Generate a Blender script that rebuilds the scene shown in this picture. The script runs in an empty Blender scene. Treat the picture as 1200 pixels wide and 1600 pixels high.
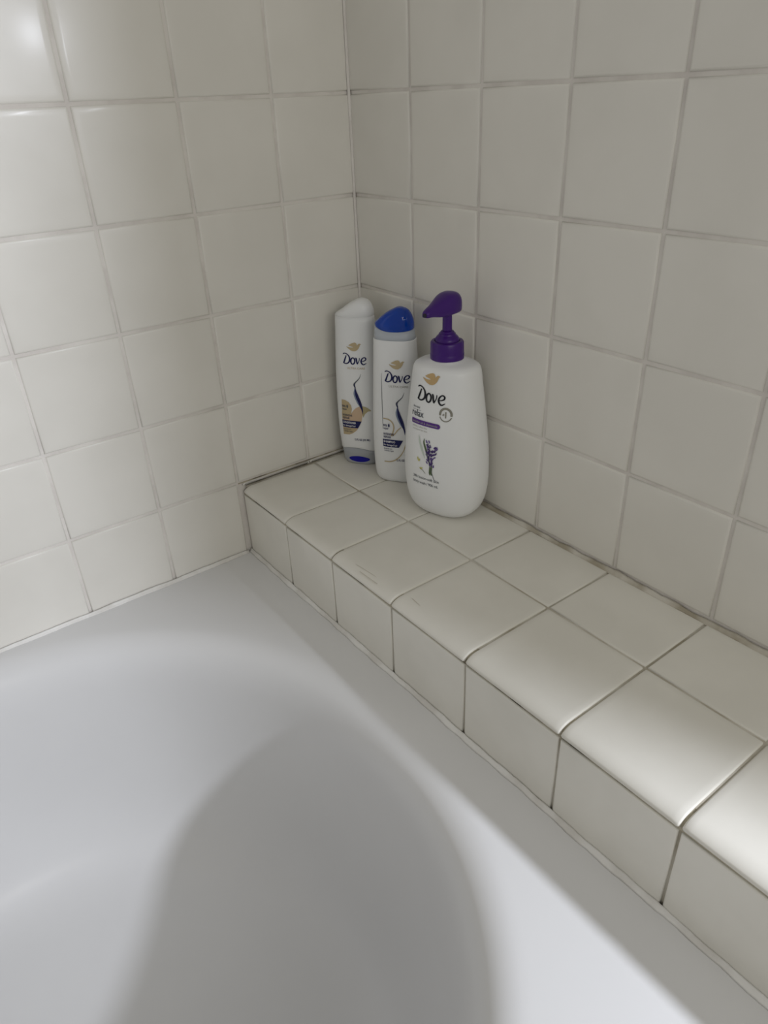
import bpy, bmesh, math, random
import numpy as np
from mathutils import Matrix, Vector
random.seed(4)
U = 0.108          # one tile pitch in metres
ZL = 0.62          # height of the ledge top above the floor
col = bpy.context.scene.collection
scene = bpy.context.scene

def W(x, y, z):
    """tile units (corner of the two walls at the ledge top) -> metres"""
    return Vector((x * U, y * U, z * U + ZL))

# ------------------------------------------------------------------ camera
cam_d = bpy.data.cameras.new('camera')
cam = bpy.data.objects.new('camera', cam_d)
col.objects.link(cam)
RM = ((0.7958345914921492, -0.6042953185844897, -0.03839884010479752),
      (-0.32978602771669263, -0.3793848433380845, -0.8644699627911769),
      (0.5078272136340944, 0.7006385006422388, -0.50121573450005))
r_, d_, f_ = [Vector(v) for v in RM]
M = Matrix((( r_.x, -d_.x, -f_.x, 0), (r_.y, -d_.y, -f_.y, 0), (r_.z, -d_.z, -f_.z, 0), (0, 0, 0, 1)))
cam.matrix_world = Matrix.Translation(W(-5.0481, -7.2558, 4.0229)) @ M
cam_d.sensor_fit = 'HORIZONTAL'
cam_d.sensor_width = 36
cam_d.lens = 36 * 1122.1 / 1200
cam_d.clip_start = 0.01
scene.camera = cam

# ------------------------------------------------------------------ light
world = bpy.data.worlds.new('world')
scene.world = world
world.use_nodes = True
bg = world.node_tree.nodes['Background']
bg.inputs[0].default_value = (1.0, 0.98, 0.93, 1)
bg.inputs[1].default_value = 0.30

lamp_d = bpy.data.lights.new('bathroom_lamp', 'POINT')
lamp_d.energy = 53
lamp_d.color = (0.85, 0.89, 1.0)
lamp_d.shadow_soft_size = 0.036
lamp = bpy.data.objects.new('bathroom_lamp', lamp_d)
lamp.location = W(1.0, -13.7, 5.57)
col.objects.link(lamp)

fill_d = bpy.data.lights.new('room_fill', 'AREA')      # added soft warm area light behind the camera, stands in for room bounce
fill_d.shape = 'RECTANGLE'; fill_d.size = 1.1; fill_d.size_y = 0.5
fill_d.energy = 5.9
fill_d.color = (1.0, 0.975, 0.91)
fill = bpy.data.objects.new('room_fill', fill_d)
fill.location = W(-5.5, -19.5, 8.5)
fill.rotation_euler = (W(-1.5, 0, 1.5) - fill.location).to_track_quat('-Z', 'Y').to_euler()
col.objects.link(fill)

scene.view_settings.view_transform = 'Standard'
scene.view_settings.look = 'None'
scene.view_settings.gamma = 1
scene.view_settings.exposure = 0.08
scene.view_settings.use_curve_mapping = False

# ------------------------------------------------------------------ materials
def mat(name, color, rough=0.4, spec=0.5, trans=0.0, sss=0.0, coat=0.0, ior=1.45):
    m = bpy.data.materials.new(name)
    m.use_nodes = True
    b = m.node_tree.nodes['Principled BSDF']
    b.inputs['Base Color'].default_value = (*color, 1)
    b.inputs['Roughness'].default_value = rough
    b.inputs['Specular IOR Level'].default_value = spec
    b.inputs['Transmission Weight'].default_value = trans
    b.inputs['Coat Weight'].default_value = coat
    b.inputs['IOR'].default_value = ior
    if sss:
        b.inputs['Subsurface Weight'].default_value = sss
        b.inputs['Subsurface Radius'].default_value = (0.004, 0.004, 0.004)
    return m

def noise_mix(m, c1, c2, scale, lo=0.4, hi=0.6, detail=4, bump=0.0, bscale=None, bdist=0.001):
    nt = m.node_tree
    b = nt.nodes['Principled BSDF']
    tc = nt.nodes.new('ShaderNodeNewGeometry')
    n = nt.nodes.new('ShaderNodeTexNoise'); n.inputs['Scale'].default_value = scale; n.inputs['Detail'].default_value = detail
    r = nt.nodes.new('ShaderNodeValToRGB')
    r.color_ramp.elements[0].position = lo; r.color_ramp.elements[0].color = (*c1, 1)
    r.color_ramp.elements[1].position = hi; r.color_ramp.elements[1].color = (*c2, 1)
    nt.links.new(tc.outputs['Position'], n.inputs['Vector'])
    nt.links.new(n.outputs[0], r.inputs[0]); nt.links.new(r.outputs[0], b.inputs['Base Color'])
    if bump:
        n2 = nt.nodes.new('ShaderNodeTexNoise'); n2.inputs['Scale'].default_value = bscale or scale
        nt.links.new(tc.outputs['Position'], n2.inputs['Vector'])
        bp = nt.nodes.new('ShaderNodeBump'); bp.inputs['Strength'].default_value = bump; bp.inputs['Distance'].default_value = bdist
        nt.links.new(n2.outputs[0], bp.inputs['Height']); nt.links.new(bp.outputs[0], b.inputs['Normal'])
    return m

M_tile = noise_mix(mat('wall_tile_glaze', (0.72, 0.70, 0.66), 0.36, 0.35), (0.715, 0.695, 0.64), (0.745, 0.725, 0.67), 9, bump=0.25, bscale=28, bdist=0.0012)
M_ltile = noise_mix(mat('ledge_tile_glaze', (0.74, 0.71, 0.65), 0.42, 0.3), (0.735, 0.715, 0.65), (0.775, 0.755, 0.69), 12, bump=0.2, bscale=24, bdist=0.001)
M_grout = noise_mix(mat('wall_grout', (0.6, 0.57, 0.53), 0.9, 0.1), (0.66, 0.625, 0.585), (0.73, 0.70, 0.655), 30, bump=0.4, bscale=300)
M_lgrout = noise_mix(mat('stained_ledge_grout', (0.4, 0.36, 0.28), 0.9, 0.1), (0.40, 0.36, 0.28), (0.62, 0.59, 0.52), 22, 0.32, 0.60, bump=0.4, bscale=300)
M_dark = noise_mix(mat('mildewed_joint', (0.1, 0.09, 0.07), 0.95, 0.05), (0.05, 0.042, 0.03), (0.44, 0.40, 0.31), 24, 0.36, 0.50)
M_caulk = noise_mix(mat('silicone_caulk', (0.72, 0.71, 0.68), 0.4, 0.4), (0.66, 0.64, 0.60), (0.78, 0.77, 0.74), 30, bump=0.3, bscale=90)
M_lcaulk = noise_mix(mat('aged_caulk', (0.5, 0.47, 0.4), 0.6, 0.3), (0.38, 0.34, 0.26), (0.62, 0.59, 0.52), 24, bump=0.3, bscale=90)
M_tub = noise_mix(mat('tub_enamel', (0.80, 0.80, 0.80), 0.33, 0.45), (0.70, 0.70, 0.70), (0.72, 0.72, 0.72), 4, bump=0.12, bscale=12, bdist=0.002)
M_plastic = mat('white_bottle_plastic', (0.80, 0.81, 0.81), 0.32, 0.45)
M_purple = mat('purple_pump_plastic', (0.052, 0.011, 0.165), 0.28, 0.35)
M_nozzle = mat('dark_nozzle_opening', (0.01, 0.005, 0.02), 0.5)
M_bluecap = mat('translucent_blue_cap', (0.004, 0.085, 0.62), 0.10, 0.45, trans=0.5)
M_blueinner = mat('blue_cap_snap_tube', (0.005, 0.03, 0.33), 0.3)
for _m in (M_tile, M_ltile):
    _b = _m.node_tree.nodes['Principled BSDF']
    _b.inputs['Coat Weight'].default_value = 0.04; _b.inputs['Coat Roughness'].default_value = 0.13
M_clear = mat('frosted_neck_plastic', (0.68, 0.73, 0.80), 0.25, 0.5, trans=0.35)
M_clearcap = mat('frosted_grey_cap', (0.50, 0.52, 0.55), 0.22, 0.5, trans=0.25)
M_oval = mat('cobalt_cap_recess', (0.007, 0.006, 0.28), 0.3, 0.3)
M_navy = mat('navy_print', (0.010, 0.013, 0.085), 0.5, 0.3)
M_black = mat('black_print', (0.006, 0.007, 0.012), 0.5, 0.3)
M_gold = mat('gold_print', (0.52, 0.36, 0.17), 0.42, 0.4)
M_beige = mat('beige_gold_print', (0.50, 0.40, 0.24), 0.42, 0.4)
M_peach = mat('peach_gold_print', (0.60, 0.44, 0.30), 0.42, 0.4)
M_olive = mat('olive_gold_print', (0.45, 0.39, 0.22), 0.42, 0.4)
M_grey = mat('grey_print', (0.40, 0.39, 0.35), 0.5, 0.3)
M_taupe = mat('taupe_print', (0.25, 0.24, 0.20), 0.5, 0.3)
M_bluegrey = mat('blue_grey_print', (0.22, 0.27, 0.38), 0.5, 0.3)
M_slate = mat('slate_print', (0.10, 0.11, 0.13), 0.5, 0.3)
M_violet = mat('violet_print', (0.10, 0.035, 0.24), 0.5, 0.3)
M_lav1 = mat('lavender_print', (0.13, 0.085, 0.27), 0.5, 0.3)
M_lav2 = mat('deep_lavender_print', (0.06, 0.035, 0.14), 0.5, 0.3)
M_green = mat('green_print', (0.09, 0.13, 0.06), 0.5, 0.3)
M_pale = mat('pale_leaf_print', (0.55, 0.62, 0.55), 0.5, 0.3)
M_yellow = mat('yellow_blossom_print', (0.55, 0.52, 0.18), 0.5, 0.3)
M_white = mat('white_print', (0.8, 0.8, 0.82), 0.5, 0.3)
M_floor = noise_mix(mat('floor_vinyl', (0.5, 0.48, 0.44), 0.5, 0.4), (0.46, 0.44, 0.40), (0.54, 0.52, 0.47), 12)
M_stain = mat('tile_scuff', (0.60, 0.56, 0.48), 0.5, 0.3)
M_paint = noise_mix(mat('painted_wall', (0.7, 0.68, 0.63), 0.7, 0.2), (0.68, 0.66, 0.61), (0.71, 0.69, 0.64), 8)

# ------------------------------------------------------------------ helpers
def obj(name, me, m=None, parent=None, smooth=False):
    if isinstance(me, bmesh.types.BMesh):
        bm = me
        me = bpy.data.meshes.new(name)
        bm.to_mesh(me); bm.free()
    if m is not None and not me.materials:
        me.materials.append(m)
    if smooth:
        for p in me.polygons: p.use_smooth = True
    o = bpy.data.objects.new(name, me)
    col.objects.link(o)
    if parent: o.parent = parent
    return o

def struct(name, me, m, label=None):
    o = obj(name, me, m); o['kind'] = 'structure'
    if label: o['label'] = label
    return o

def thing(name, label, cat, loc=(0, 0, 0), rotz=0, group=None):
    o = bpy.data.objects.new(name, None)
    o.empty_display_size = 0.02
    o.location = loc; o.rotation_euler = (0, 0, rotz)
    o['label'] = label; o['category'] = cat
    if group: o['group'] = group
    col.objects.link(o)
    return o

def box_bm(x0, x1, y0, y1, z0, z1, bm=None):
    bm = bm or bmesh.new()
    a, b = W(x0, y0, z0), W(x1, y1, z1)
    g = bmesh.ops.create_cube(bm, size=1)
    for v in g['verts']:
        v.co = Vector(((a.x + b.x) / 2 + v.co.x * abs(b.x - a.x), (a.y + b.y) / 2 + v.co.y * abs(b.y - a.y), (a.z + b.z) / 2 + v.co.z * abs(b.z - a.z)))
    return bm

_tiles = {}
def tile_mesh(w, h, m, t=0.03, r=0.02):
    """bevelled plate, local xy = face, z = outward, sizes in tile units"""
    key = (round(w, 3), round(h, 3), m.name, t, r)
    if key in _tiles: return _tiles[key]
    bm = bmesh.new()
    rings = []
    for ins, z in [(0, 0), (0, t - r), (0.12 * r, t - 0.5 * r), (0.5 * r, t - 0.12 * r), (r * 1.1, t), (r * 3.5, t + 0.0008)]:
        x, y = (w / 2 - ins) * U, (h / 2 - ins) * U
        rings.append([bm.verts.new((sx * x, sy * y, z * U)) for sx, sy in ((-1, -1), (1, -1), (1, 1), (-1, 1))])
    for a, b in zip(rings, rings[1:]):
        for i in range(4):
            bm.faces.new((a[i], a[(i + 1) % 4], b[(i + 1) % 4], b[i]))
    bm.faces.new(rings[-1])
    me = bpy.data.meshes.new('tile'); bm.to_mesh(me); bm.free()
    me.materials.append(m)
    for p in me.polygons: p.use_smooth = True
    _tiles[key] = me
    return me

def place_tile(me, pos, normal, up, parent, jig=0.0025, name='tile'):
    n = Vector(normal); u = Vector(up); x = u.cross(n)
    R = Matrix((x, u, n)).transposed().to_4x4()
    jg = lambda: max(-1.4 * jig, min(1.4 * jig, random.gauss(0, jig)))
    j = Matrix.Rotation(jg(), 4, 'X') @ Matrix.Rotation(jg(), 4, 'Y') @ Matrix.Rotation(random.gauss(0, 0.0015), 4, 'Z')
    o = bpy.data.objects.new(name, me)
    o.matrix_world = Matrix.Translation(W(*pos) + n * random.uniform(-0.0002, 0.0002)) @ R @ j
    o.parent = parent
    col.objects.link(o)
    return o

# ------------------------------------------------------------------ room shell
G = 0.030      # grout joint width
TP = 0.008     # how far tiles stand proud of the grout
T = 0.03       # tile plate thickness
TUBZ = -0.92
YE = -10.5     # end of the right-hand alcove wall
ZT = 8.0
floor_z = -ZL / U
wl = struct('wall_left', box_bm(-17, 1.6, TP, 1.2, floor_z, ZT), M_grout)
wr = struct('wall_right', box_bm(TP, 1.1, YE, 0.012, floor_z, ZT), M_grout)
fl = struct('floor', box_bm(-19, 14, -26, 1.2, floor_z - 0.4, floor_z), M_floor)

lx = [0.0, -0.943, -1.943, -2.933, -3.935] + [-3.935 - i for i in range(1, 7)]
lz = [ZT, 7.07, 6.07, 5.07, 4.064, 3.068, 2.067, 1.053, 0.055, TUBZ + 0.0]
for j in range(len(lz) - 1):
    for i in range(len(lx) - 1):
        x0, x1, z1, z0 = lx[i], lx[i + 1], lz[j], lz[j + 1]
        if j == len(lz) - 2 and i < 2: continue
        g0 = G if i else 0.02
        if j == len(lz) - 2: z0 += 0.0
        w, h = abs(x1 - x0) - (G if i else G * 0.8), abs(z1 - z0) - G
        place_tile(tile_mesh(w, h, M_tile), ((x0 + x1) / 2, T - TP, (z0 + z1) / 2), (0, -1, 0), (0, 0, 1), wl)
# slivers of cut tile just above the ledge
for x0, x1 in ((-0.01, -0.943), (-0.943, -1.90)):
    place_tile(tile_mesh(abs(x1 - x0) - G, 0.030, M_tile, r=0.008), ((x0 + x1) / 2, TP - 0.004, 0.022), (0, -1, 0), (0, 0, 1), wl, jig=0)

ry = [0.0, -1.022, -2.008, -2.998, -3.985, -4.985, -5.985, -6.985, -7.985, -8.985, -9.985, YE]
ry = sorted(set(ry), reverse=True)
rz = [ZT, 7.07, 6.07, 5.07, 4.066, 3.070, 2.069, 1.050, 0.035]
for j in range(len(rz) - 1):
    for i in range(len(ry) - 1):
        y0, y1, z1, z0 = ry[i], ry[i + 1], rz[j], rz[j + 1]
        
        w, h = abs(y1 - y0) - G, abs(z1 - z0) - G
        place_tile(tile_mesh(w, h, M_tile), (T - TP, (y0 + y1) / 2, (z0 + z1) / 2), (-1, 0, 0), (0, 0, 1), wr)

# ------------------------------------------------------------------ tiled ledge
XM, XF = -0.884, -1.9
ledge = thing('tiled_ledge', 'cream tiled ledge between the bathtub and the right wall, bottles on it', 'ledge', (0, 0, 0))
LE = -8.2
bm = box_bm(XF + 0.02, 0.0, LE, 0.0, floor_z, -0.095)
obj('ledge_top_bed', box_bm(XF + 0.16, -0.001, LE + 0.001, -0.001, -0.0955, -0.014), M_lgrout, ledge)
obj('ledge_core', bm, M_lgrout, ledge)
ly = [-0.035, -1.03, -1.958, -2.953, -3.957, -4.973, -5.962, -6.96, -7.95, LE]
g2 = 0.022
for i in range(len(ly) - 1):
    y0, y1 = ly[i], ly[i + 1]
    w = abs(y1 - y0) - g2
    # back row
    place_tile(tile_mesh(w, abs(XM) - 0.03 - g2, M_ltile, t=0.03, r=0.014), ((XM - 0.03) / 2, (y0 + y1) / 2, -0.03), (0, 0, 1), (1, 0, 0), ledge, jig=0.0015)
    # face row
    h = abs(TUBZ) - 0.112
    if i == 0: y0 += 0.016; w += 0.016
    place_tile(tile_mesh(w, h, M_ltile, t=0.03, r=0.012), (XF + 0.03, (y0 + y1) / 2, (TUBZ - 0.102) / 2), (-1, 0, 0), (0, 0, 1), ledge, jig=0.0015)

_bn = {}
def bullnose(w):
    k = round(w, 3)
    if k in _bn: return _bn[k]
    L = abs(XF - XM) - g2 / 2            # from back edge (x=0) to the nose (x=-L)
    R = 0.125; r = 0.014
    pts = [((0, -0.03), (1, 0)), ((0, -r), (1, 0)), ((-0.3 * r, -0.3 * r), (.7, .7)), ((-r, 0), (0, 1)), ((-0.06, 0.0), (0, 1)), ((-L + R + 0.1, 0), (0, 1))]
    for a in range(0, 7):
        t = a / 6 * math.pi / 2 * 0.80
        pts.append(((-L + R - R * math.sin(t) - (0.012 * a / 6), -R * 0.62 + R * 0.62 * math.cos(t)), (-math.sin(t), math.cos(t))))
    pts.append(((-L + 0.0, -0.073), (-0.8, -0.6)))
    pts.append(((-L + 0.02, -0.080), (0, -1)))
    bm = bmesh.new(); rows = []
    for s in (-1, 1):
        seq = [(w / 2, r), (w / 2 - 0.3 * r, 0.3 * r), (w / 2 - r, 0), (w / 2 - 0.06, 0)]
        if s == 1: seq = seq[::-1]
        for yy, off in seq:
            rows.append([bm.verts.new(((p[0] - n[0] * off) * U, s * yy * U, (p[1] - n[1] * off) * U)) for p, n in pts])
    for a, b in zip(rows, rows[1:]):
        for i in range(len(a) - 1):
            bm.faces.new((a[i], b[i], b[i + 1], a[i + 1]))
    bm.faces.new(rows[0]); bm.faces.new(rows[-1][::-1])
    bmesh.ops.recalc_face_normals(bm, faces=bm.faces)
    me = bpy.data.meshes.new('bullnose_tile'); bm.to_mesh(me); bm.free()
    me.materials.append(M_ltile)
    for p in me.polygons: p.use_smooth = True
    _bn[k] = me
    return me
for i in range(len(ly) - 1):
    y0, y1 = ly[i], ly[i + 1]
    o = bpy.data.objects.new('bullnose_tile', bullnose(abs(y1 - y0) - g2))
    o.location = W(XM - g2 / 2, (y0 + y1) / 2, 0)
    o.rotation_euler = (random.gauss(0, 0.002), random.gauss(0, 0.001), random.gauss(0, 0.0015))
    o.parent = ledge; col.objects.link(o)
# mildewed joint under the bullnose and at the wall
bm = bmesh.new()          # grout bed that fills the rounded nose joints
sec = [(XF + 0.17, -0.016), (XF + 0.115, -0.018), (XF + 0.07, -0.028), (XF + 0.035, -0.05), (XF + 0.018, -0.078), (XF + 0.014, -0.10), (XF + 0.17, -0.10)]
ra = [bm.verts.new(W(x, -0.012, z)) for x, z in sec]; rb = [bm.verts.new(W(x, LE, z)) for x, z in sec]
for i in range(len(sec)):
    bm.faces.new((ra[i], ra[(i + 1) % len(sec)], rb[(i + 1) % len(sec)], rb[i]))
bm.faces.new(ra[::-1]); bm.faces.new(rb)
bmesh.ops.recalc_face_normals(bm, faces=bm.faces)
obj('front_joint', bm, M_dark, ledge)
obj('wall_joint', box_bm(XF + 0.05, -0.03, -0.036, -0.004, -0.014, -0.003), M_lcaulk, ledge)
obj('mildew_line', box_bm(XF - 0.035, -0.05, -0.0045, 0.012, 0.038, 0.047), M_dark, ledge)
for (xa, ya, xb, yb, wd) in [(-1.805, -2.29, -1.772, -2.69, 0.009), (-1.850, -2.41, -1.843, -2.68, 0.008), (-1.735, -3.08, -1.748, -3.20, 0.006)]:
    bm = bmesh.new()
    zz = 0.0016 if xa > -1.8 else 0.0002
    vs = [W(xa, ya, zz), W(xb, yb, zz), W(xb - wd, yb, zz), W(xa - wd, ya + 0.02, zz)]
    bm.faces.new([bm.verts.new(v) for v in vs])
    obj('scuff_mark', bm, M_stain, ledge)

# caulk beads --------------------------------------------------------------
def bead(p0, p1, na, nb, r, m, name, parent, n=120, wob=0.25, seed=0):
    """bead in the corner of two surfaces whose outward normals are na and nb"""
    rnd = random.Random(seed)
    a, b = Vector(p0), Vector(p1); na = Vector(na); nb = Vector(nb)
    bm = bmesh.new(); rows = []
    ph = [rnd.uniform(0, 6) for _ in range(6)]
    for i in range(n + 1):
        s = i / n
        c = a.lerp(b, s)
        k = 1 + wob * (0.4 * math.sin(s * 37 + ph[0]) + 0.3 * math.sin(s * 91 + ph[1]) + 0.3 * math.sin(s * 173 + ph[2]) + rnd.uniform(-.25, .25))
        k2 = 1 + wob * (0.5 * math.sin(s * 29 + ph[3]) + 0.4 * math.sin(s * 121 + ph[4]) + rnd.uniform(-.2, .2))
        prof = [(1, 0.0), (0.66, 0.22), (0.42, 0.42), (0.22, 0.66), (0.0, 1)]
        row = []
        for u_, v_ in prof:
            q = c + na * (u_ * r * k2) + nb * (v_ * r * k)
            row.append(bm.verts.new(W(*q)))
        row.append(bm.verts.new(W(*(c + na * 0.001 + nb * 0.001))))
        rows.append(row)
    for x, y in zip(rows, rows[1:]):
        for i in range(6):
            bm.faces.new((x[i], x[(i + 1) % 6], y[(i + 1) % 6], y[i]))
    bm.faces.new(rows[0]); bm.faces.new(rows[-1][::-1])
    bmesh.ops.recalc_face_normals(bm, faces=bm.faces)
    return obj(name, bm, m, parent, smooth=True)

# ------------------------------------------------------------------ bathtub
tub = thing('bathtub', 'white alcove bathtub with a deep oval basin below the tiled ledge', 'bathtub', (0, 0, 0))
TY0, TY1, TX0, TX1 = -0.0155, -6.86, XF - 0.0045, -15.8
CY, CXR, CXL, RB = -3.43, -5.60, -12.3, 3.02
def outline(k, d):
    """point k in 0..1 round the stadium, moved inwards by d"""
    n = 2.12
    R = max(RB - d, 0.02)
    t = (k * 2 * math.pi)
    c, s = math.cos(t), math.sin(t)
    ex = 2 / n
    x = math.copysign(abs(c) ** ex, c) * R
    y = math.copysign(abs(s) ** ex, s) * R
    x += CXR if c >= 0 else CXL
    return x, min(max(CY + y, TY1 + 0.03), TY0 - 0.03)
_pk = [(-0.42, -0.920), (-0.34, -0.926), (-0.265, -0.945), (-0.195, -0.98), (-0.13, -1.035), (-0.075, -1.125), (-0.035, -1.25), (-0.008, -1.43), (0.035, -1.95), (0.10, -2.55), (0.19, -3.02), (0.31, -3.34), (0.47, -3.54), (0.70, -3.65), (1.1, -3.70), (2.0, -3.73), (2.98, -3.74)]
prof = []
_q = [np.array(p) for p in _pk]
_q = [2 * _q[0] - _q[1]] + _q + [2 * _q[-1] - _q[-2]]
for i in range(1, len(_q) - 2):          # smooth the section
    for k in range(3):
        t = k / 3
        a_, b_, c_, e_ = _q[i - 1:i + 3]
        p_ = 0.5 * ((2 * b_) + (c_ - a_) * t + (2 * a_ - 5 * b_ + 4 * c_ - e_) * t * t + (3 * b_ - a_ - 3 * c_ + e_) * t ** 3)
        prof.append((float(p_[0]), float(p_[1])))
prof.append(_pk[-1])
NK = 176
bm = bmesh.new(); rows = []
for d, z in prof:
    rows.append([bm.verts.new(W(*outline((i + 0.5) / NK, d), z)) for i in range(NK)])
for a, b in zip(rows, rows[1:]):
    for i in range(NK):
        bm.faces.new((a[i], a[(i + 1) % NK], b[(i + 1) % NK], b[i]))
bm.faces.new(rows[-1][::-1])
# flat deck from the lip to the rectangular outer edge
outer = []
crn = [(TX0, TY0), (TX1, TY0), (TX1, TY1), (TX0, TY1)]
cx0 = None
hits = []
for i in range(NK):
    x, y = outline((i + 0.5) / NK, -0.42)
    cx0 = min(max(x, CXL), CXR)
    dx, dy = x - cx0, y - CY
    best = 1e9
    for lim, c0, dd in ((TX0, cx0, dx), (TX1, cx0, dx), (TY0, CY, dy), (TY1, CY, dy)):
        if abs(dd) > 1e-9:
            t = (lim - c0) / dd
            if t > 0: best = min(best, t)
    hits.append([cx0 + dx * best, CY + dy * best])
for c in crn:
    k = min(range(NK), key=lambda i: (hits[i][0] - c[0]) ** 2 + (hits[i][1] - c[1]) ** 2)
    hits[k] = list(c)
outer = [bm.verts.new(W(x, y, TUBZ)) for x, y in hits]
for i in range(NK):
    bm.faces.new((outer[i], outer[(i + 1) % NK], rows[0][(i + 1) % NK], rows[0][i]))
# rolled outer edge and apron
prev = outer
for dd, z in ((0.0, -0.93), (0.0, -1.25), (0.0, floor_z)):
    cur = [bm.verts.new(W(x, y, z)) for x, y in hits]
    for i in range(NK):
        bm.faces.new((cur[i], cur[(i + 1) % NK], prev[(i + 1) % NK], prev[i]))
    prev = cur
bm.faces.new(prev)
bmesh.ops.recalc_face_normals(bm, faces=bm.faces)
o = obj('tub_shell', bm, M_tub, tub, smooth=True)
o.data.set_sharp_from_angle(angle=math.radians(50))
# caulk
bead((XF - 0.0045, -0.016, TUBZ), (XF - 0.0045, TY1 + 0.03, TUBZ), (-1, 0, 0), (0, 0, 1), 0.042, M_caulk, 'caulk_bead', tub, 260, 0.22, 3)
bead((XF - 0.045, -0.0150, TUBZ), (-15.7, -0.0150, TUBZ), (0, -1, 0), (0, 0, 1), 0.040, M_caulk, 'caulk_bead', tub, 260, 0.22, 5)
bead((-0.008, -0.02, -0.013), (-0.008, LE, -0.013), (-1, 0, 0), (0, 0, 1), 0.044, M_lcaulk, 'caulk_bead', ledge, 200, 0.3, 7)

bead((-0.008, -0.008, 0.04), (-0.008, -0.008, ZT), (-1, 0, 0), (0, -1, 0), 0.024, M_grout, 'corner_caulk', wl, 60, 0.1, 9)
# ------------------------------------------------------------------ bottle tools
def interp(keys, z):
    zs = [k[0] for k in keys]
    out = []
    for c in range(1, len(keys[0])):
        ys = [k[c] for k in keys]
        out.append(pchip(zs, ys, z))
    return out
def pchip(xs, ys, x):
    n = len(xs)
    if x <= xs[0]: return ys[0]
    if x >= xs[-1]: return ys[-1]
    h = [xs[i + 1] - xs[i] for i in range(n - 1)]
    dl = [(ys[i + 1] - ys[i]) / h[i] for i in range(n - 1)]
    m = [dl[0]] + [0 if dl[i - 1] * dl[i] <= 0 else 2 * dl[i - 1] * dl[i] / (dl[i - 1] + dl[i]) for i in range(1, n - 1)] + [dl[-1]]
    i = max(j for j in range(n - 1) if xs[j] <= x)
    t = (x - xs[i]) / h[i]
    return ((1 + 2 * t) * (1 - t) ** 2 * ys[i] + t * (1 - t) ** 2 * h[i] * m[i] + t * t * (3 - 2 * t) * ys[i + 1] + t * t * (t - 1) * h[i] * m[i + 1])

def se(a, b, n, N):
    pts = []
    for i in range(N):
        t = 2 * math.pi * i / N
        c, s = math.cos(t), math.sin(t)
        pts.append((math.copysign(abs(c) ** (2 / n), c) * a, math.copysign(abs(s) ** (2 / n), s) * b))
    return pts
# bottle local axes: +x = to the right of someone facing the label, -y = out of the label, z = up (tile units)
def loft(rings, N=56, close=True):
    """rings: list of lists of (x, y, z) in tile units"""
    bm = bmesh.new()
    rr = [[bm.verts.new((p[0] * U, p[1] * U, p[2] * U)) for p in r] for r in rings]
    for a, b in zip(rr, rr[1:]):
        for i in range(len(a)):
            bm.faces.new((a[i], a[(i + 1) % len(a)], b[(i + 1) % len(a)], b[i]))
    if close:
        bm.faces.new(rr[0][::-1]); bm.faces.new(rr[-1])
    bmesh.ops.recalc_face_normals(bm, faces=bm.faces)
    return bm
def body_rings(keys, n, zs, N=64):
    out = []
    for z in zs:
        a, b = interp(keys, z)[:2]
        out.append([(x, y, z) for x, y in se(a, b, n, N)])
    return out
def lathe(pr, cx=0, cy=0, N=40):
    return loft([[(cx + r * math.cos(2 * math.pi * i / N), cy + r * math.sin(2 * math.pi * i / N), z) for i in range(N)] for r, z in pr])

class Label:
    """flat print laid on the curved front of a bottle"""
    def __init__(self, keys, n, parent):
        self.keys, self.n, self.parent = keys, n, parent
    def place(self, x, z, off):
        a, b = interp(self.keys, z)[:2]
        q = min(abs(x / a), 0.985)
        y = -b * (1 - q ** self.n) ** (1 / self.n)
        # push out along the plan normal
        nx = (abs(x / a) ** (self.n - 1)) / a * (1 if x > 0 else -1)
        ny = -(abs(y / b) ** (self.n - 1)) / b
        l = math.hypot(nx, ny) or 1
        return ((x + nx / l * off) * U, (y + ny / l * off) * U, z * U)
    def build(self, name, bm2, m, off=0.004, label=None):
        """bm2: flat bmesh whose verts hold (x, z, 0) in tile units"""
        for _ in range(4):
            es = [e for e in bm2.edges if e.calc_length() > 0.03]
            if not es: break
            bmesh.ops.subdivide_edges(bm2, edges=es, cuts=1, use_grid_fill=False)
            bmesh.ops.triangulate(bm2, faces=[f for f in bm2.faces if len(f.verts) > 3])
        for v in bm2.verts:
            v.co = Vector(self.place(v.co.x, v.co.y, off))
        o = obj(name, bm2, m, self.parent)
        if label: o['label'] = label
        if name in ('small_print', 'banner_text', 'volume_print', 'lavender_blossoms', 'sprig_stems', 'yellow_blossoms'): o['kind'] = 'stuff'
        return o

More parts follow.
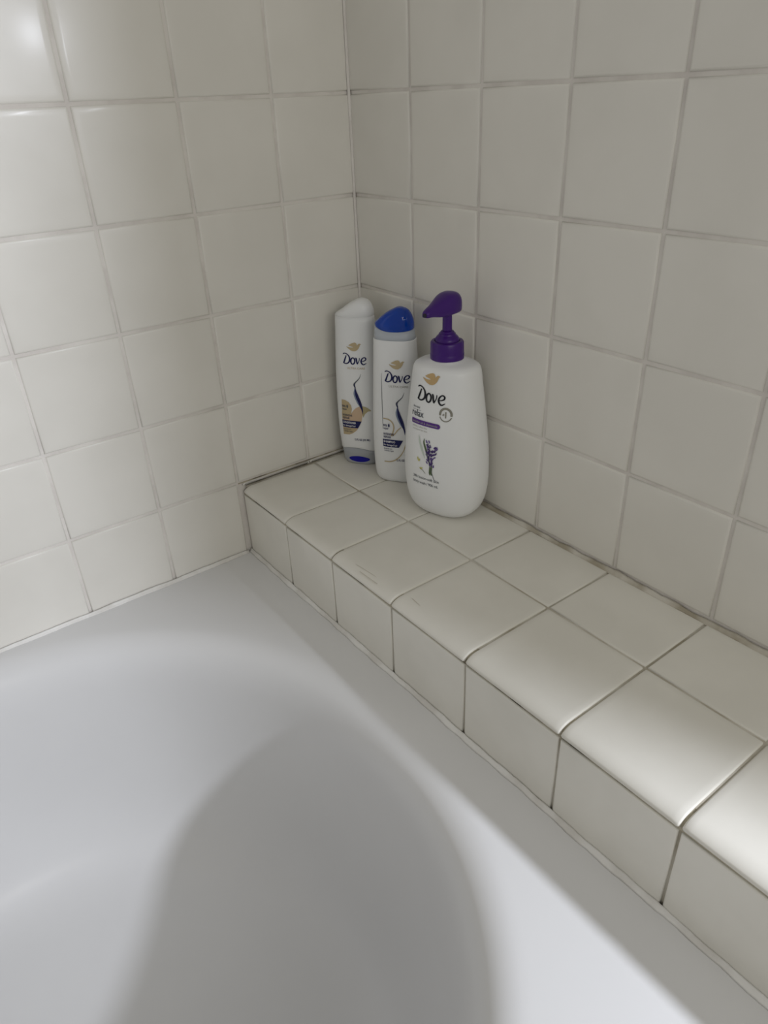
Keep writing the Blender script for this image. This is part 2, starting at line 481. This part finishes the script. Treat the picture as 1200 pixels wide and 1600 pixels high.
def poly(bm, pts):
    vs = [bm.verts.new((x, y, 0)) for x, y in pts]
    f = bm.faces.new(vs)
    bmesh.ops.triangulate(bm, faces=[f])
def cr(pts, n=10):
    """catmull-rom through tuples"""
    P = [np.array(p, float) for p in pts]
    P = [2 * P[0] - P[1]] + P + [2 * P[-1] - P[-2]]
    out = []
    for i in range(1, len(P) - 2):
        for k in range(n):
            t = k / n
            out.append(0.5 * ((2 * P[i]) + (-P[i - 1] + P[i + 1]) * t + (2 * P[i - 1] - 5 * P[i] + 4 * P[i + 1] - P[i + 2]) * t * t + (-P[i - 1] + 3 * P[i] - 3 * P[i + 1] + P[i + 2]) * t ** 3))
    out.append(P[-2])
    return out
def stroke(bm, pts, smooth=8, tf=lambda x, y: (x, y), ws=1.0):
    """pts: (x, y, width)"""
    q = cr(pts, smooth) if smooth else [np.array(p, float) for p in pts]
    L = []
    for i, p in enumerate(q):
        a = q[max(i - 1, 0)]; b = q[min(i + 1, len(q) - 1)]
        d = (b - a)[:2]; l = np.hypot(*d) or 1
        nx, ny = -d[1] / l, d[0] / l
        w = p[2] / 2 * ws
        L.append((bm.verts.new((*tf(p[0] + nx * w, p[1] + ny * w), 0)), bm.verts.new((*tf(p[0] - nx * w, p[1] - ny * w), 0))))
    for a, b in zip(L, L[1:]):
        bm.faces.new((a[0], a[1], b[1], b[0]))
def ell(bm, cx, cy, rx, ry, rot=0, n=14):
    c, s = math.cos(rot), math.sin(rot)
    poly(bm, [(cx + rx * math.cos(t) * c - ry * math.sin(t) * s, cy + rx * math.cos(t) * s + ry * math.sin(t) * c) for t in [2 * math.pi * i / n for i in range(n)]])

def text(bm, s, x, y, h, width=None, bold=0.0, shear=0.0, align='LEFT'):
    cu = bpy.data.curves.new('t', 'FONT'); cu.body = s; cu.size = 1.0; cu.offset = bold; cu.resolution_u = 3
    ob = bpy.data.objects.new('t', cu); col.objects.link(ob)
    bpy.context.view_layer.update()
    dg = bpy.context.evaluated_depsgraph_get()
    me = bpy.data.meshes.new_from_object(ob.evaluated_get(dg))
    co = [v.co.copy() for v in me.vertices]
    fs = [tuple(p.vertices) for p in me.polygons]
    bpy.data.objects.remove(ob); bpy.data.curves.remove(cu); bpy.data.meshes.remove(me)
    if not co: return
    x0 = min(c.x for c in co); x1 = max(c.x for c in co)
    k = h / 0.7
    kx = k if width is None else width / (x1 - x0)
    vs = [bm.verts.new((x + (c.x - x0) * kx + shear * c.y * k, y + c.y * k, 0)) for c in co]
    for f in fs:
        try: bm.faces.new([vs[i] for i in f])
        except ValueError: pass

def script_word(bm, x, y, w):
    """hand-drawn lettering of the word on the bottles"""
    tf = lambda a, b: (x + a * w, y + b * w)
    S = lambda pts: stroke(bm, pts, 8, tf, 1.25)
    S([(0.150, 0.350, 0.030), (0.110, 0.25, 0.045), (0.055, 0.11, 0.05), (0.018, 0.012, 0.052)])
    S([(0.005, 0.030, 0.03), (0.10, 0.0, 0.034), (0.19, 0.02, 0.038), (0.265, 0.09, 0.05), (0.295, 0.20, 0.056), (0.27, 0.31, 0.045), (0.20, 0.395, 0.034), (0.11, 0.432, 0.030), (0.04, 0.42, 0.034), (0.005, 0.385, 0.012)])
    o = []
    for i in range(17):
        t = 2 * math.pi * i / 16 + 1.2
        o.append((0.425 + 0.085 * math.cos(t) + 0.012 * math.sin(t), 0.125 + 0.135 * math.sin(t), 0.036 + 0.012 * abs(math.cos(t))))
    S(o)
    S([(0.540, 0.262, 0.026), (0.572, 0.235, 0.048), (0.590, 0.12, 0.05), (0.612, 0.01, 0.046)])
    S([(0.605, 0.0, 0.040), (0.66, 0.08, 0.026), (0.70, 0.17, 0.024), (0.712, 0.265, 0.022)])
    S([(0.800, 0.115, 0.02), (0.87, 0.125, 0.026), (0.945, 0.165, 0.038), (0.965, 0.225, 0.042), (0.925, 0.272, 0.034), (0.86, 0.262, 0.034), (0.795, 0.19, 0.044), (0.775, 0.10, 0.05), (0.81, 0.015, 0.046), (0.875, -0.02, 0.036), (0.955, 0.02, 0.024), (0.985, 0.045, 0.01)])

BIRD = [(290, 205), (340, 185), (400, 168), (460, 165), (500, 185), (520, 225), (530, 262), (548, 240), (580, 222), (610, 232), (632, 256), (606, 266),
        (594, 300), (570, 345), (530, 385), (470, 405), (410, 392), (350, 358), (295, 305), (255, 260), (235, 222), (290, 255), (340, 276), (395, 288), (430, 285), (380, 258), (325, 232)]
def bird(bm, cx, cz, w):
    k = w / 397
    pts = []
    for X, Y in BIRD:
        yy = (230 + (X - 235) * 0.24 - Y)
        pts.append((cx + (X - 434) * k, cz + (yy + 62) * k * 0.97))
    poly(bm, pts)

def yaw(nd):
    """rotation that points local -y along azimuth nd (degrees)"""
    return math.radians(nd + 90)

# ------------------------------------------------------------------ pump bottle
pump = thing('pump_bottle', 'large white pump bottle of lavender body wash with purple pump, nearest of the three bottles', 'bottle', W(-0.372, -2.0, 0.002), yaw(-165))
PK = [(0.0, .255, .185), (.012, .295, .22), (.05, .352, .265), (.12, .404, .305), (.25, .446, .333), (.45, .466, .345), (.7, .460, .342), (1.0, .432, .325), (1.3, .395, .300),
      (1.50, .368, .283), (1.62, .352, .270), (1.665, .333, .252), (1.69, .290, .22), (1.705, .22, .19), (1.715, .17, .165), (1.74, .15, .15)]
zs = [0, .006, .012, .03, .05, .08, .12, .18, .25, .35, .45, .6, .75, .9, 1.05, 1.2, 1.35, 1.5, 1.56, 1.60, 1.63, 1.65, 1.665, 1.68, 1.69, 1.698, 1.705, 1.715, 1.74]
obj('bottle_body', loft(body_rings(PK, 2.45, zs)), M_plastic, pump, smooth=True)
# collar with vertical fine ribs
NR = 96
def ribbed(r, z, amp):
    return [((r + (amp if i % 2 else 0)) * math.cos(2 * math.pi * i / NR), (r + (amp if i % 2 else 0)) * math.sin(2 * math.pi * i / NR), z) for i in range(NR)]
cl = loft([ribbed(.160, 1.722, 0), ribbed(.170, 1.727, 0), ribbed(.171, 1.775, 0), ribbed(.167, 1.782, 0), ribbed(.166, 1.79, .0025), ribbed(.164, 1.885, .0025), ribbed(.158, 1.898, 0), ribbed(.145, 1.903, 0), ribbed(.128, 1.903, 0), ribbed(.124, 1.880, 0)])
obj('pump_collar', cl, M_purple, pump, smooth=True).data.set_sharp_from_angle(angle=math.radians(40))
obj('pump_dome', lathe([(.122, 1.87), (.122, 1.905), (.118, 1.925), (.104, 1.945), (.088, 1.957), (.084, 1.962), (.084, 1.972), (.079, 1.977), (.070, 1.979), (.068, 1.99), (.060, 1.998), (.05, 2.0)]), M_purple, pump, smooth=True)
obj('pump_stem', lathe([(.050, 1.985), (.048, 2.02), (.046, 2.19), (.046, 2.20)], N=28), M_purple, pump, smooth=True)
# pump head: s runs from the back to the spout tip, along local -y
HK = [(-.145, .020, .020, .120), (-.138, .060, .008, .155), (-.12, .090, .002, .178), (-.08, .114, 0, .196), (-.03, .124, 0, .204), (.03, .122, 0, .202), (.09, .110, 0, .188), (.15, .092, .002, .168), (.21, .074, .010, .140), (.27, .058, .024, .108), (.33, .047, .034, .082), (.365, .040, .036, .066), (.38, .030, .040, .050)]
rings = []
ss = [-.145, -.142, -.138, -.13, -.12, -.10, -.08, -.055, -.03, 0, .03, .06, .09, .12, .15, .18, .21, .24, .27, .30, .33, .35, .365, .375, .38]
for s in ss:
    w, z0, z1 = interp(HK, s)
    ring = []
    for i in range(24):
        t = 2 * math.pi * i / 24
        c, q = math.cos(t), math.sin(t)
        e = 2 / 2.6 if q > 0 else 2 / 4.5
        xx = math.copysign(abs(c) ** e, c) * w
        zz = (z0 + z1 * 0.35) + (math.copysign(abs(q) ** e, q) * ((z1 * 0.65) if q > 0 else (z1 * 0.35)))
        ring.append((xx, -s, 2.17 + zz))
    rings.append(ring)
obj('pump_head', loft(rings), M_purple, pump, smooth=True)
bmn = loft([[(.022 * math.cos(t), -.381 - k, 2.232 + .020 * math.sin(t)) for t in [2 * math.pi * i / 16 for i in range(16)]] for k in (-0.01, .003)])
obj('nozzle', bmn, M_nozzle, pump)

LB = Label(PK, 2.45, pump)
bm = bmesh.new(); script_word(bm, -0.165, 1.345, 0.335); LB.build('script_logo', bm, M_black)
bm = bmesh.new(); bird(bm, -0.003, 1.552, 0.205); LB.build('bird_emblem', bm, M_gold)
bm = bmesh.new()
text(bm, 'skin-kind', -0.225, 1.252, .022, .095, 0.01)
for k in range(9): ell(bm, -0.225 + k * .0135, 1.232, .004, .003, n=6)
text(bm, 'relax', -0.238, 1.165, .072, .160, 0.012)
text(bm, '24h lotion-soft skin', -0.205, .478, .032, .334, 0.004)
text(bm, 'body wash / 906 mL', -0.206, .418, .032, .325, 0.004)
LB.build('small_print', bm, M_slate)
bm = bmesh.new()
z0 = 1.108
poly(bm, [(-.236 + 0, z0 + .026)] + [(.10 + .026 * math.sin(t), z0 + .026 * math.cos(t)) for t in [math.pi * i / 8 for i in range(9)]] + [(-.236, z0 - .026), (-.242, z0)])
LB.build('purple_banner', bm, M_violet)
bm = bmesh.new(); text(bm, 'lavender oil & chamomile', -0.228, z0 - .010, .022, .325, 0.005); LB.build('banner_text', bm, M_grey, off=0.007)
bm = bmesh.new()
text(bm, 'calming, sulfate free', -0.228, 1.050, .018, .20, 0.0); text(bm, 'moisture for skin', -0.215, 1.018, .018, .19, 0.0)
LB.build('small_print', bm, M_grey)
bm = bmesh.new()
bx, bz, br = .176, 1.245, .066
stroke(bm, [(bx + br * .88 * math.cos(t), bz + br * 1.1 * .88 * math.sin(t), .022) for t in [math.radians(-10 + 200 * i / 20) for i in range(21)]], 0)
stroke(bm, [(bx + br * .95 * math.cos(t), bz + br * 1.1 * .95 * math.sin(t), .010) for t in [math.radians(200 + 140 * i / 20) for i in range(21)]], 0)
text(bm, '1', bx - .004, bz - .032, .062, None, 0.02); text(bm, '#', bx - .032, bz - .012, .026, .020, 0.01)
LB.build('round_badge', bm, M_taupe)
# lavender sprig
rl = random.Random(2)
bm = bmesh.new()
stroke(bm, [(-.055, .95, .004), (-.06, .90, .018), (-.03, .82, .022), (.0, .72, .014), (.02, .66, .006)])
stroke(bm, [(.045, .67, .010), (.035, .60, .020), (.04, .55, .010)]); stroke(bm, [(.02, .66, .012), (.018, .58, .022), (.02, .55, .008)])
stroke(bm, [(-.115, .60, .004), (-.075, .585, .006), (-.04, .555, .004)])
LB.build('sprig_stems', bm, M_green)
bm = bmesh.new()
stroke(bm, [(.02, .90, .006), (.01, .75, .006), (.03, .62, .006), (.075, .50, .006)])
LB.build('sprig_stems', bm, M_slate)
bmA, bmB = bmesh.new(), bmesh.new()
for k in range(58):
    t = rl.random()
    if k % 3: cx_, cz_ = -.02 + .045 * t + rl.gauss(0, .018), .93 - .28 * t
    else: cx_, cz_ = .085 - .05 * t + rl.gauss(0, .014), .88 - .20 * t
    ell(bmA if k % 2 else bmB, cx_, cz_, .008, .019, rl.uniform(-.7, .7) + (-0.5 if cx_ > .03 else .3), 8)
LB.build('lavender_blossoms', bmA, M_lav1); LB.build('lavender_blossoms', bmB, M_lav2, off=.006)
bm = bmesh.new(); stroke(bm, [(-.13, .97, .003), (-.115, .90, .02), (-.085, .82, .024), (-.045, .73, .006)]); LB.build('pale_leaf', bm, M_pale)
bm = bmesh.new()
ell(bm, -.135, .70, .010, .024, .3); ell(bm, -.118, .69, .008, .02, -.4); ell(bm, -.10, .60, .012, .016, 1.0); ell(bm, -.085, .605, .008, .014, -.6)
LB.build('yellow_blossoms', bm, M_yellow)

# ------------------------------------------------------------------ shampoo bottle
sham = thing('shampoo_bottle', 'white shampoo bottle with a translucent blue flip cap, middle of the three bottles', 'bottle', W(-0.32, -1.08, 0.002), yaw(-146))
SK = [(0.0, .225, .120), (.012, .245, .138), (.05, .268, .155), (.12, .281, .165), (.3, .290, .172), (.6, .290, .174), (.9, .280, .170), (1.2, .265, .163), (1.5, .250, .157), (1.68, .241, .152), (1.72, .239, .151)]
zs = [0, .006, .012, .03, .05, .08, .12, .2, .3, .45, .6, .75, .9, 1.05, 1.2, 1.35, 1.5, 1.6, 1.68, 1.71, 1.718]
r = body_rings(SK, 2.5, zs)
r.append([(p[0] * .985, p[1] * .985, 1.724) for p in r[-1]])
obj('bottle_body', loft(r), M_plastic, sham, smooth=True)
def ring_at(a, b, n, zf, N=56): return [(x, y, zf(x) if callable(zf) else zf) for x, y in se(a, b, n, N)]
lift = lambda x: 0.045 * (max(-x, 0) / .21) ** 2 + 0.012 * (max(x, 0) / .21) ** 2
nk = loft([ring_at(.233, .146, 2.5, 1.722), ring_at(.229, .143, 2.5, 1.76), ring_at(.221, .138, 2.5, lambda x: 1.812 + lift(x)), ring_at(.205, .126, 2.5, lambda x: 1.818 + lift(x))])
obj('cap_base', nk, M_clear, sham, smooth=True)
def dome_cap(a, b, n, z0, H, zt=lambda x: 0.0, K=9, shr=2.0):
    rings = []
    for k in range(K + 1):
        t = k / K
        ang = t * math.pi / 2
        s = max(math.cos(ang) ** (2 / shr), 0.02)
        rings.append([(x, y, z0 + zt(x) + math.sin(ang) ** (2 / shr) * H(x)) for x, y in [(q[0] * s, q[1] * s) for q in se(a, b, n, 56)]])
    return rings
def Hs(x):
    t = min(max((x + .215) / .43, 0), 1)
    return pchip([0, .1, .2, .4, .65, .85, 1], [.05, .095, .135, .195, .235, .232, .20], t)
cap = loft([ring_at(.205, .128, 2.4, lambda x: 1.814 + lift(x)), ring_at(.216, .135, 2.4, lambda x: 1.820 + lift(x))] + dome_cap(.219, .138, 2.4, 1.828, Hs, zt=lift, shr=2.8))
obj('flip_cap', cap, M_bluecap, sham, smooth=True)
obj('snap_tube', lathe([(.075, 1.83), (.075, 1.935), (.07, 1.945)], cx=.03, N=24), M_blueinner, sham, smooth=True)

def care_label(LB, dx, dz, filled, kind, wx):
    P = lambda pts: [(a + dx, b + dz) + tuple(c) for a, b, *c in pts]
    bm = bmesh.new(); script_word(bm, wx, 1.268 + (.055 if filled else 0), .283); LB.build('script_logo', bm, M_navy)
    bm = bmesh.new(); bird(bm, wx + .139, 1.442 + (.058 if filled else 0), .175); LB.build('bird_emblem', bm, M_beige)
    bm = bmesh.new(); text(bm, 'ULTRA CARE', wx + .045, 1.205 + (.055 if filled else 0), .024, .215, 0.0); LB.build('small_print', bm, M_beige if filled else M_grey)
    bm = bmesh.new(); stroke(bm, P([(.088, 1.205, .002), (.065, 1.15, .007), (.018, 1.10, .014), (.0, 1.07, .020), (.012, 1.03, .012)])); LB.build('ribbon_print', bm, M_slate)
    bm = bmesh.new(); stroke(bm, P([(.004, 1.02, .006), (-.002, .95, .022), (.03, .86, .026), (.07, .78, .012)])); LB.build('ribbon_print', bm, M_bluegrey)
    bm = bmesh.new(); stroke(bm, P([(.004, 1.085, .008), (.012, 1.01, .014), (.028, .93, .036), (.060, .84, .034), (.082, .76, .018), (.088, .70, .003)])); LB.build('ribbon_print', bm, M_navy, off=.006)
    if filled:
        bm = bmesh.new(); poly(bm, [(-.178, .868), (-.13, .866), (-.085, .845), (-.055, .805), (-.047, .76), (-.06, .70), (-.19, .62), (-.188, .62)]); LB.build('gold_shape', bm, M_beige, .003)
        bm = bmesh.new(); poly(bm, [(-.19, .70), (-.06, .70), (-.035, .735), (0, .772), (.045, .797), (.085, .803), (.085, .70), (.07, .62), (.04, .55), (.0, .483), (-.05, .442), (-.10, .418), (-.184, .410)]); LB.build('gold_shape', bm, M_peach, .002)
        bm = bmesh.new(); poly(bm, [(.085, .803), (.12, .796), (.15, .778), (.190, .740), (.15, .735), (.115, .705), (.09, .655), (.082, .70)]); LB.build('gold_shape', bm, M_olive, .003)
        bm = bmesh.new(); poly(bm, [(-.18, .51), (.012, .505), (-.02, .470), (-.06, .437), (-.10, .418), (-.184, .410)]); LB.build('gold_shape', bm, M_beige, .0034)
        x0 = -.186
        xr = .068
    else:
        bm = bmesh.new()
        stroke(bm, [(-.112, .826, .014), (-.05, .820, .014), (-.005, .785, .014), (.012, .73, .014), (.0, .665, .014), (-.015, .625, .020), (.02, .645, .012), (.06, .70, .012), (.10, .735, .008)])
        stroke(bm, [(.155, .64, .008), (.15, .54, .010), (.11, .42, .010), (.04, .33, .012), (-.04, .288, .014), (-.12, .280, .012)])
        LB.build('gold_shape', bm, M_beige)
        bm = bmesh.new()
        stroke(bm, [(-.119, 1.36, .002), (-.122, 1.2, .005), (-.122, .9, .005), (-.122, .70, .003)], 3)
        LB.build('label_edge', bm, M_slate)
        x0 = -.128
        xr = .118
    bm = bmesh.new()
    poly(bm, [(x0, .607 - (.0 if filled else .036)), (xr, .607 - (.0 if filled else .036)), (xr - .052, .513 - (.0 if filled else .036)), (x0 + .003, .513 - (.0 if filled else .036))])
    LB.build('navy_banner', bm, M_navy, .006)
    e = 0 if filled else -.036
    bm = bmesh.new()
    text(bm, kind, x0 + .012, .568 + e, .026, .17 if filled else .14, .02)
    text(bm, 'for damaged hair', x0 + .012, .530 + e, .022, .165, .01)
    LB.build('banner_text', bm, M_white, .009)
    bm = bmesh.new()
    text(bm, 'INTENSIVE', x0 + .014, .662 + e, .026, .125, .02); text(bm, 'REPAIR', x0 + .014, .625 + e, .026, .09, .02)
    text(bm, '90%', x0 + .012, .775 + e * 1.2, .026, .05, .02); text(bm, 'repair', x0 + .012, .742 + e * 1.2, .022, .065, .02); ell(bm, x0 + .082, .79 + e * 1.2, .010, .022)
    text(bm, 'bio-protein care', x0 + .012, .483 + e, .018, .10, .012); text(bm, '+ keratin repair', x0 + .012, .455 + e, .018, .12, .012)
    LB.build('small_print', bm, M_navy if not filled else M_slate, .0085)
    bm = bmesh.new(); text(bm, '12 FL OZ (355 ML)', (-.035 if filled else .034), (.345 if filled else .302), .026, .19, .02); LB.build('volume_print', bm, M_navy)
care_label(Label(SK, 2.5, sham), .052, -.055, False, 'SHAMPOO', -.078)

# ------------------------------------------------------------------ conditioner bottle (stands on its cap)
cond = thing('conditioner_bottle', 'white conditioner bottle standing upside down on a grey cap with blue oval, in the corner', 'bottle', W(-0.372, -0.40, 0.002), yaw(-143))
CK = [(.14, .243, .150), (.20, .252, .156), (.3, .262, .162), (.6, .276, .170), (1.0, .272, .168), (1.4, .255, .160), (1.7, .238, .152), (1.82, .232, .148), (1.86, .228, .146)]
wav = lambda x: .210 + .028 * math.cos(x * 9.0 + .3)
rings = [[(x, y, wav(x) - (0.0)) for x, y in se(*interp(CK, .21)[:2], 2.5, 64)]]
rings[0] = [(x * .985, y * .985, z) for x, y, z in rings[0]]
rings.append([(x, y, wav(x) + .006) for x, y in se(*interp(CK, .22)[:2], 2.5, 64)])
for z in [.27, .34, .45, .6, .8, 1.0, 1.2, 1.4, 1.55, 1.7, 1.8, 1.86]:
    rings.append([(x, y, z) for x, y in se(*interp(CK, z)[:2], 2.5, 64)])
def Hc(x):
    t = min(max((x + .228) / .456, 0), 1)
    return pchip([0, .15, .3, .5, .7, .85, 1], [.035, .065, .108, .158, .188, .190, .165], t)
obj('bottle_body', loft(rings), M_plastic, cond, smooth=True)
obj('bottle_end', loft([ring_at(.220, .138, 2.5, 1.852)] + dome_cap(.229, .147, 2.5, 1.862, Hc, shr=2.9)), M_plastic, cond, smooth=True)
cp = [(0.0, .195, .112), (.012, .213, .128), (.04, .228, .140), (.09, .238, .147), (.16, .246, .152), (.22, .250, .154)]
rings = [[(x, y, z) for x, y in se(*interp(cp, z)[:2], 2.5, 64)] for z in [0, .005, .012, .025, .04, .065, .09, .12, .16]]
rings.append([(x * .985, y * .985, wav(x) - .004) for x, y in se(.250, .154, 2.5, 64)])
obj('flip_cap', loft(rings), M_clearcap, cond, smooth=True)
bm = bmesh.new()
poly(bm, [(.0 + .135 * math.copysign(abs(math.cos(t)) ** 1.15, math.cos(t)), .082 + .042 * math.sin(t)) for t in [2 * math.pi * i / 32 for i in range(32)]])
Label(cp, 2.5, cond).build('thumb_recess', bm, M_oval, .004, 'blue oval thumb recess')
care_label(Label(CK, 2.5, cond), 0, 0, True, 'CONDITIONER', -.121)
